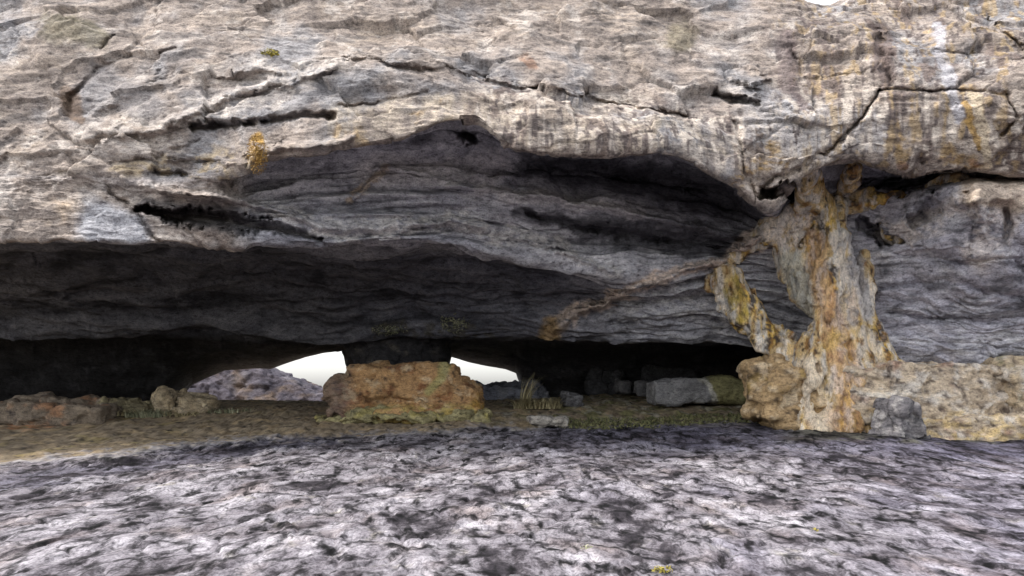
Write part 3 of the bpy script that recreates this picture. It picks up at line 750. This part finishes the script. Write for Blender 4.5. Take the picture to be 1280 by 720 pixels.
pc = mixc(pc, (.22, .11, .035), .9 * sstep(.05, .22, -a2 + .3 * a3))
pc = mixc(pc, (.40, .40, .40), .7 * sstep(.08, .26, fbm(PV * np.array((1, 1, .2)), 5.5, 3, .6, off=381)))
pc = mixc(pc, (.05, .043, .04), .9 * sstep(.12, .28, a3 * .8 + a1 * .3 - .3 * a2))
def parea(pts): return sstep(1.15, .6, strok(ppx + 6 * a1 + 4 * a3, ppy + 6 * a2, pts))
pc = mixc(pc, (.62, .56, .51), .8 * parea([(1000, 272, 18), (966, 286, 18), (985, 300, 14)]) * sstep(-.3, .1, a3 + a1))
pc = mixc(pc, (.60, .52, .42), .75 * parea([(1082, 420, 14), (1096, 455, 20), (1100, 480, 20)]) * sstep(-.3, .1, a2))
pc = mixc(pc, (.36, .36, .32), .8 * parea([(988, 330, 18), (1002, 366, 16), (1010, 390, 9)]))
pc = mixc(pc, (.56, .50, .44), .6 * parea([(1058, 340, 10), (1062, 400, 14), (1050, 370, 8)]))
pc = mixc(pc, (.50, .38, .08), .75 * np.maximum(parea([(912, 350, 16), (930, 395, 10)]), parea([(1050, 460, 24), (1045, 430, 20)])) * sstep(-.15, .2, a1))
pc = mixc(pc, (.62, .53, .41), .8 * parea([(1010, 460, 18), (1015, 500, 22), (1030, 530, 20)]))
pc = mixc(pc, (.45, .26, .14), .5 * parea([(1020, 300, 14), (1020, 330, 14), (1070, 510, 26), (1060, 525, 30)]))
pc = mixc(pc, (.38, .37, .38), .8 * parea([(1066, 300, 9), (1072, 345, 9), (1084, 395, 8)]))
pc = np.clip(pc * np.array((1.36, 1.36, 1.36)), 0, .88)
fc = PV[PF].mean(1)
ds = np.stack([field(s, .1)(fc) for s in (SHAFT, BRANCH, ARM)], 1).argmin(1)
pil = empty('rock_pillar', P(1052, 535, DP))
tag(pil, 'tall ochre and cream rock pillar with side arms joining cave floor to cliff', 'rock pillar')
for k_, nm in enumerate(('shaft', 'upper_branches', 'side_arm')):
    v_, f_, c_ = subset(PV, PF, pc, ds == k_)
    mesh_obj(nm, v_, f_, M_PILLAR, c_, pil)

# ---- boulders
def boulder(name, label, cat, fn, lo, hi, res, amp, seed, colfn, group=None, mat=M_BOULD, aniso=(1, 1, 1.4)):
    v, f = surface_nets(lambda p: fn(p + .10 * amp * np.stack([fbm(p, 2, 2, off=seed), fbm(p, 2, 2, off=seed + 4), fbm(p, 2, 2, off=seed + 8)], 1) * 2), lo, hi, res)
    v = dress(v, f, amp, seed + 11, aniso)
    c = np.clip(colfn(v), .01, .9)
    base = np.array([v[:, 0].mean(), v[:, 1].mean(), v[:, 2].min()])
    return tag(mesh_obj(name, v, f, mat, c, loc=base), label, cat, group)
def mottled(base, *layers):
    """layers: (colour, scale, threshold, offset, strength)"""
    def fn(v):
        c = np.tile(np.array(base, np.float32), (len(v), 1))
        for (cc_, s, th, off, k) in layers:
            c = mixc(c, cc_, k * sstep(th, th + .3, fbm(v * np.array((1, 1, 1.5)), s, 4, .6, off=off)))
        return c
    return fn
def box_px(x0, y0, x1, y1, d, th, pad=.25):
    a, b = P(x0, y1, d), P(x1, y0, d)
    return (a[0] - pad, d - th - pad, a[2] - pad), (b[0] + pad, d + th + pad, b[2] + pad)

# mushroom boulder under the low roof
DB = 17.7
def ped_fn(p):
    s = DB / F
    d = rbox(p, P(507, 496, DB), (92 * s, 1.0, 20 * s), .28, 0, .02)
    d = smin(d, rbox(p, P(505, 476, DB), (66 * s, .85, 17 * s), .10, 0, .02), .10)
    d = smin(d, rbox(p, P(548, 483, DB - .1), (40 * s, .8, 14 * s), .10, .1, .30), .08)
    d = smin(d, rbox(p, P(510, 515, DB - .25), (88 * s, .95, 10 * s), .15), .12)
    und = np.linalg.norm((p - P(480, 503, DB - 1.1)) * np.array((.28, .8, 1.6)), axis=1) - .2
    d = -smin(-d, und, .12)
    return d
def ped_col(v):
    x, y = proj(v); n = fbm(v, 1.8, 4, .6, off=401); m = fbm(v * np.array((1, 1, 1.8)), 4, 4, .6, off=411)
    c = mottled((.50, .305, .145), ((.24, .10, .045), 2.4, .0, 421, .85), ((.64, .50, .32), 3.2, .03, 431, .9), ((.06, .045, .04), 4.5, .14, 441, .85))(v)
    low = sstep(500, 512, y + 6 * n + .1 * (500 - x) * 0) * sstep(440, 500, x)
    c = mixc(c, (.48, .38, .12), .8 * low * sstep(-.3, .1, m))
    c = mixc(c, (.19, .15, .14), .7 * sstep(450, 420, x))
    c = mixc(c, (.50, .28, .05), .7 * sstep(.0, .3, n) * sstep(560, 590, x) * sstep(485, 500, y))
    return mixc(c, (.42, .40, .16), .7 * sstep(1.1, .5, strok(x, y, [(556, 456, 10), (552, 472, 7), (535, 490, 6)])))
boulder('boulder', 'broad rust brown and yellow boulder standing between the two sky openings', 'boulder', ped_fn,
        *box_px(405, 440, 612, 535, DB, 1.1), .036, .6, 400, ped_col)
# low ledge the mushroom boulder rests on
boulder('rock_ledge', 'low yellow green rock ledge jutting out under the rust brown boulder', 'rock ledge',
        lambda p: smin(rbox(p, P(520, 522, 16.7), (1.5, .45, .10), .09), rbox(p, P(440, 524, 16.8), (.7, .4, .10), .09), .15),
        *box_px(380, 512, 625, 534, 16.7, .5), .03, .9, 450, mottled((.36, .32, .17), ((.44, .38, .13), 2.5, .0, 451, .8), ((.10, .09, .06), 4, .1, 455, .8)))

# neck of rock hanging from the roof on to the boulder
v, f = surface_nets(lambda p: field(chain([(500, 428, 62, 20.3), (497, 460, 54, 20.2), (497, 490, 50, 20.2)]), .2)(p + .25 * np.stack([fbm(p, 1.2, 3, off=461)] * 3, 1)),
                    *box_px(415, 408, 580, 505, 20.3, 1.5), .05)
v = dress(v, f, .8, 465)
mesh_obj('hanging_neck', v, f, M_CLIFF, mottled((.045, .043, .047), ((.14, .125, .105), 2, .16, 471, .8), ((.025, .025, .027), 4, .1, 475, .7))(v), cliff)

# slab boulder on the right, grey with a mossy end and a pale vein
DS = 18.4
def slab_fn(p):
    s = DS / F
    d = rbox(p, P(862, 489, DS), (50 * s, .5, 15 * s), .09, .1, -.05)
    d = smin(d, rbox(p, P(908, 488, DS), (28 * s, .5, 15 * s), .2, -.2, .1), .12)
    return d
def slab_col(v):
    x, y = proj(v); n = fbm(v, 3, 4, .6, off=501)
    c = mottled((.27, .265, .27), ((.36, .355, .35), 3, .05, 505, .7), ((.12, .12, .12), 6, .15, 509, .7))(v)
    c = mixc(c, (.26, .24, .10), .9 * sstep(886, 894, x + 6 * n + .4 * (488 - y)))
    return mixc(c, (.52, .50, .44), sstep(1.0, .5, strok(x + 5 * n, y, [(876, 473, 5), (888, 482, 4), (893, 502, 4)])))
boulder('boulder', 'long smooth grey slab boulder with mossy right end and white vein, left of the pillar', 'boulder', slab_fn,
        *box_px(800, 465, 945, 515, DS, .6), .03, .3, 500, slab_col)
# boulders round the foot of the pillar
boulder('boulder', 'brown rounded boulder at the left foot of the ochre pillar', 'boulder',
        lambda p: smin(rbox(p, P(984, 500, 14.7), (.62, .5, .52), .10, .2, .35), rbox(p, P(958, 486, 14.8), (.34, .4, .50), .08, -.2, -.12), .06),
        *box_px(918, 435, 1040, 560, 14.7, .7), .032, .6, 520,
        mottled((.46, .32, .17), ((.70, .56, .38), 2.8, .0, 521, .9), ((.08, .055, .04), 3.0, .08, 525, .9), ((.42, .29, .09), 2, .12, 529, .7)))
def base_col(v):
    x, y = proj(v); n = fbm(v, 2, 4, .6, off=541)
    c = mottled((.60, .49, .36), ((.74, .68, .60), 2.8, -.02, 545, .9), ((.40, .22, .15), 1.9, .08, 549, .7), ((.10, .075, .065), 4.0, .08, 553, .9))(v)
    k = fbm(v * np.array((1, 1, 2)), 4, 3, .6, off=543)
    return mixc(c, (.68, .50, .22), .7 * sstep(508, 528, y + 24 * n) * sstep(-.1, .2, k))
boulder('boulder', 'long pale beige and pink rock ledge running right from the foot of the ochre pillar', 'boulder',
        lambda p: smin(smin(rbox(p, P(1165, 508, 14.6), (1.15, .7, .74), .06, .06, .02), rbox(p, P(1090, 500, 14.5), (.6, .55, .5), .12, -.2, .1), .08), rbox(p, P(1180, 545, 14.2), (1.1, .7, .34), .05, .02, -.015), .04),
        *box_px(1030, 435, 1275, 580, 14.5, 1.0), .036, .5, 540, base_col)
boulder('boulder', 'small dark blue grey boulder leaning on the pale block beside the pillar', 'boulder',
        lambda p: smin(rbox(p, P(1116, 528, 13.5), (.24, .28, .34), .05, .6, .42), rbox(p, P(1140, 530, 13.5), (.16, .2, .27), .04, -.4, -.3), .03),
        *box_px(1080, 485, 1172, 568, 13.5, .5, .12), .022, .4, 560,
        mottled((.22, .205, .21), ((.48, .45, .43), 4.0, -.02, 561, .85), ((.06, .06, .065), 5, .06, 565, .8)))
boulder('boulder', 'cream and greenish grey rock block at the far right edge, past the dark crack', 'boulder',
        lambda p: smin(rbox(p, P(1310, 512, 14.3), (.92, .7, .70), .06, -.05, -.04), rbox(p, P(1310, 462, 14.5), (1.2, .7, .20), .06), .04),
        *box_px(1205, 430, 1400, 575, 14.4, 1.0), .038, .5, 580,
        mottled((.52, .42, .29), ((.66, .60, .52), 2.2, -.02, 581, .85), ((.20, .21, .10), 2.6, .05, 585, .7), ((.13, .10, .08), 4, .12, 589, .8)))
# dim stones in the low cave
for (x, y, w, h, d, lab, sd) in ((779, 483, 9, 8, 21.0, 'small pointed grey stone lying left of the long slab boulder', 600),
                                 (801, 486, 7, 7, 20.4, 'small square pale-edged stone touching the long slab boulder', 610),
                                 (757, 478, 26, 18, 22.6, 'dim dark stone deep in the low cave behind the pointed stone', 620),
                                 (838, 475, 38, 18, 22.4, 'long dim dark stone deep in the low cave behind the slab boulder', 630),
                                 (684, 526, 26, 5, 15.9, 'flat pale stone lying on the soil below the dry grass clump', 640),
                                 (715, 500, 12, 8, 18.6, 'low dark stone beside the dry grass clump', 650)):
    s = d / F
    pale = sd in (640,)
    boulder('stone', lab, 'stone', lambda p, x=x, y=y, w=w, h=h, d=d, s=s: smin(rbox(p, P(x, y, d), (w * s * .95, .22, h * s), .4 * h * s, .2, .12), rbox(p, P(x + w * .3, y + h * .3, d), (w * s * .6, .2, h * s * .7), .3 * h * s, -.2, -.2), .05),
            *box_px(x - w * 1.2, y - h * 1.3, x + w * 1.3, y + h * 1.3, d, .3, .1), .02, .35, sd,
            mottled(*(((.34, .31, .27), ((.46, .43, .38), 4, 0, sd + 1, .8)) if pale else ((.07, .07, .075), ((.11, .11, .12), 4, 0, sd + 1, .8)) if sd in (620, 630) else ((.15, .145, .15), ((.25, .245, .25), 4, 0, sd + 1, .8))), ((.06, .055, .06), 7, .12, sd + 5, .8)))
# sunlit rocks on the far side, seen through the left opening, and the mound beyond the right one
boulder('boulder', 'mauve grey sloping boulder in daylight at the left end of the left sky opening', 'boulder',
        lambda p: np.maximum(smin(rbox(p, P(256, 516, 32.0), (2.6, 2.0, 1.8), .3, .1, .03), rbox(p, P(374, 527, 32.0), (2.6, 2.0, 1.42), .15, -.05, .34), .3), .72 * (P(0, 500, 30.4)[1] - p[:, 1] + .9 * (p[:, 2] - 1.2))),
        *box_px(160, 430, 470, 590, 32.0, 2.5), .08, .7, 660,
        mottled((.11, .10, .125), ((.21, .195, .215), .7, .02, 661, .8), ((.05, .047, .065), .8, .04, 665, .8), ((.18, .13, .09), .6, .10, 669, .7)))
boulder('boulder', 'low blue grey boulder under the right sky opening', 'boulder',
        lambda p: rbox(p, P(632, 500, 23.4), (1.25, .8, .46), .35, .1, -.05),
        *box_px(555, 465, 715, 525, 23.4, 1.1), .06, .8, 680,
        mottled((.30, .31, .37), ((.42, .42, .46), 2, 0, 681, .8), ((.14, .14, .17), 3, .1, 685, .7)))
# low rocks in the soil on the left
boulder('rock_ledge', 'long low dim brown rock ledge on the soil at the left edge', 'rock ledge',
        lambda p: smin(rbox(p, P(30, 516, 17.2), (2.0, .9, .22), .08, .05, .03), rbox(p, P(95, 512, 17.8), (1.1, .7, .20), .08, -.1, .05), .1),
        *box_px(-95, 488, 175, 540, 17.4, 1.1), .04, .6, 700,
        mottled((.23, .185, .14), ((.36, .29, .215), 2.2, 0, 701, .8), ((.40, .20, .10), 1.8, .06, 705, .7), ((.09, .075, .07), 4, .12, 709, .8)))
for (x, y, w, h, lab, sd) in ((208, 508, 13, 18, 'upright tan rock stub in the dry plants left of the mauve sloping boulder', 720),
                              (245, 511, 22, 16, 'wider pale tan rock beside the upright stub', 730),
                              (160, 512, 28, 12, 'dark mossy rock among dry plants right of the long ledge', 740)):
    d = 17.8; s = d / F
    boulder('rock', lab, 'rock', lambda p, x=x, y=y, w=w, h=h, d=d, s=s: smin(rbox(p, P(x, y, d), (w * s, .35, h * s), .12, .2, .15), rbox(p, P(x + w * .4, y + h * .4, d - .1), (w * s * .8, .3, h * s * .6), .1, -.2, -.15), .08),
            *box_px(x - w * 1.6, y - h * 1.3, x + w * 1.7, y + h * 1.4, d, .5, .12), .028, .7, sd,
            mottled((.40, .32, .21) if sd != 740 else (.25, .215, .13), ((.60, .50, .35) if sd != 740 else (.36, .31, .18), 3, 0, sd + 1, .85), ((.09, .075, .06), 5, .08, sd + 5, .8)))

# ------------------------------------------------------------------ plants
def blades(name, label, cat, mat, centre, n, h, spread, seed, width=.012, droop=.5, up=1.0, group=None, lean=(0, 0)):
    r = random.Random(seed); vs, fs = [], []
    c = np.asarray(centre, float)
    for _ in range(n):
        a = r.uniform(0, 2 * math.pi); rr = spread * math.sqrt(r.random()) * .5
        base = c + np.array([math.cos(a) * rr, math.sin(a) * rr * .6, 0])
        a2 = r.uniform(0, 2 * math.pi); hh = h * r.uniform(.45, 1.0)
        out = np.array([math.cos(a2), math.sin(a2), 0]) * hh * r.uniform(.1, droop) + np.array([lean[0], lean[1], 0]) * hh
        side = np.array([-math.sin(a2), math.cos(a2), 0]) * width * r.uniform(.6, 1.3)
        k0 = len(vs)
        for t in (0, .35, .7, 1):
            q = base + out * t * t + np.array([0, 0, hh * up * (t - .25 * t * t * droop)])
            w = side * (1 - t) + side * .08
            vs += [q - w, q + w]
        for t in range(3): fs.append((k0 + 2 * t, k0 + 2 * t + 1, k0 + 2 * t + 3, k0 + 2 * t + 2))
    return tag(mesh_obj(name, np.array(vs), np.array(fs), mat, loc=c), label, cat, group)
def leafy(name, label, cat, mat, centre, n, size, rad, seed, group=None, squash=(1, 1, 1)):
    r = random.Random(seed); vs, fs = [], []
    c = np.asarray(centre, float)
    for _ in range(n):
        d = np.array([r.gauss(0, 1), r.gauss(0, 1), r.gauss(0, 1)]); d /= np.linalg.norm(d)
        q = c + d * rad * r.random() ** .45 * np.array(squash)
        t = np.array([r.gauss(0, 1), r.gauss(0, 1), r.gauss(0, .7)]); t /= np.linalg.norm(t)
        u = np.cross(t, d); u /= np.linalg.norm(u) + 1e-6
        s = size * r.uniform(.5, 1.2); k0 = len(vs)
        vs += [q - t * s, q + u * s * .4, q + t * s, q - u * s * .4]
        fs.append((k0, k0 + 1, k0 + 2, k0 + 3))
    return tag(mesh_obj(name, np.array(vs), np.array(fs), mat, loc=c), label, cat, group)
def hit(x, y, back=.0):
    """nearest point of the finished cliff surface shown at photo position x, y"""
    m = (np.abs(px - x) < 2.5) & (np.abs(py - y) < 2.5) & front
    if not m.any(): m = (np.abs(px - x) < 8) & (np.abs(py - y) < 8) & front
    i = np.where(m)[0]; j = i[V[i, 1].argmin()]
    return V[j] + ray[j] * back
def gnd(x, y, d): q = P(x, y, d); q[2] = ground_z(np.array([q[0]]), np.array([d]))[0] - .02; return q
leafy('cushion_plant', 'yellow green cushion plant high on the cliff face, upper left', 'plant', M_YEL, hit(341, 66), 240, .035, .15, 1, squash=(1.1, .6, .6))
leafy('lichen_clump', 'orange ochre lichen clump hanging below the dark slot on the cliff', 'lichen', M_OCH, hit(321, 190), 900, .02, .22, 2, squash=(.75, .3, 1.5))
leafy('shrub', 'grey green bushy tuft growing on the ceiling edge above the brown boulder', 'shrub', M_GREEN, hit(568, 404), 420, .045, .34, 3, squash=(1.1, .6, .8))
leafy('shrub', 'smaller olive tuft on the ceiling edge left of the bushy tuft', 'shrub', M_GREEN, hit(486, 414), 260, .035, .30, 4, squash=(1.5, .5, .5))
blades('grass_clump', 'dry yellow grass clump on the soil right of the right sky opening', 'grass clump', M_DRY, gnd(672, 512, 18.2), 420, .60, 1.1, 5, .012, 2.2)
blades('fern', 'pale upright dry frond rising beside the right sky opening', 'plant', M_DRY, gnd(656, 512, 18.6), 40, .95, .25, 6, .016, .5, lean=(.25, 0))
for (x, y, d, n_, h, sp, lab, sd) in ((140, 512, 17.4, 260, .30, 1.5, 'olive dry grass clump between the long ledge and the dark mossy rock', 11),
                                  (185, 510, 17.2, 220, .38, 1.0, 'tall brown green grass clump left of the upright rock stub', 12),
                                  (228, 512, 17.2, 140, .26, .8, 'short dry grass clump between the two tan rocks', 13),
                                  (283, 512, 17.6, 160, .24, 1.2, 'low dark grass clump in front of the mauve sloping boulder', 14)):
    blades('grass_clump', lab, 'grass clump', M_DRY if sd % 2 else M_GREEN, gnd(x, y, d), n_, h, sp, sd, .016, 1.8)
def gz(x, y):
    d = 6.0
    for _ in range(30): d = (EYE - ground_z(np.array([0.0]), np.array([d]))[0]) * F / (y - HOR)
    q = P(x, y, d); return q
leafy('ground_plant', 'tiny bright yellow plant on the pale rock platform at the lower right', 'plant', M_YEL, gz(1018, 664), 60, .018, .045, 21, squash=(1, 1, .6))
leafy('ground_plant', 'small pale yellow plant at the very bottom edge of the platform', 'plant', M_YEL, gz(828, 712), 90, .02, .06, 22, squash=(1.3, 1, .5))
leafy('ground_plant', 'dark olive sprig on the rock platform, below the middle', 'plant', M_GREEN, gz(734, 686), 70, .02, .05, 23, squash=(1, 1, .8))
# moss along the foot of the slab boulder
moss = np.array([gnd(x, 0, d) for x, d in [(random.Random(k).uniform(700, 985), random.Random(k + 9000).uniform(15.6, 17.0)) for k in range(900)]])
r_ = random.Random(5); vs, fs = [], []
for q in moss:
    for _ in range(2):
        a = r_.uniform(0, 6.28); h = r_.uniform(.02, .07); k0 = len(vs)
        s = np.array([math.cos(a), math.sin(a), 0]) * .03
        b = q + np.array([r_.gauss(0, .03), r_.gauss(0, .03), 0])
        vs += [b - s, b + s, b + np.array([r_.gauss(0, .04), r_.gauss(0, .04), h])]; fs.append((k0, k0 + 1, k0 + 2))
tag(mesh_obj('moss', np.array(vs), np.array(fs), leaf_mat('moss_green', (.05, .055, .02), (.20, .19, .08)), loc=gnd(840, 0, 16.3)),
    'band of olive green moss on the cave floor in front of the slab boulder', 'moss', kind='stuff')
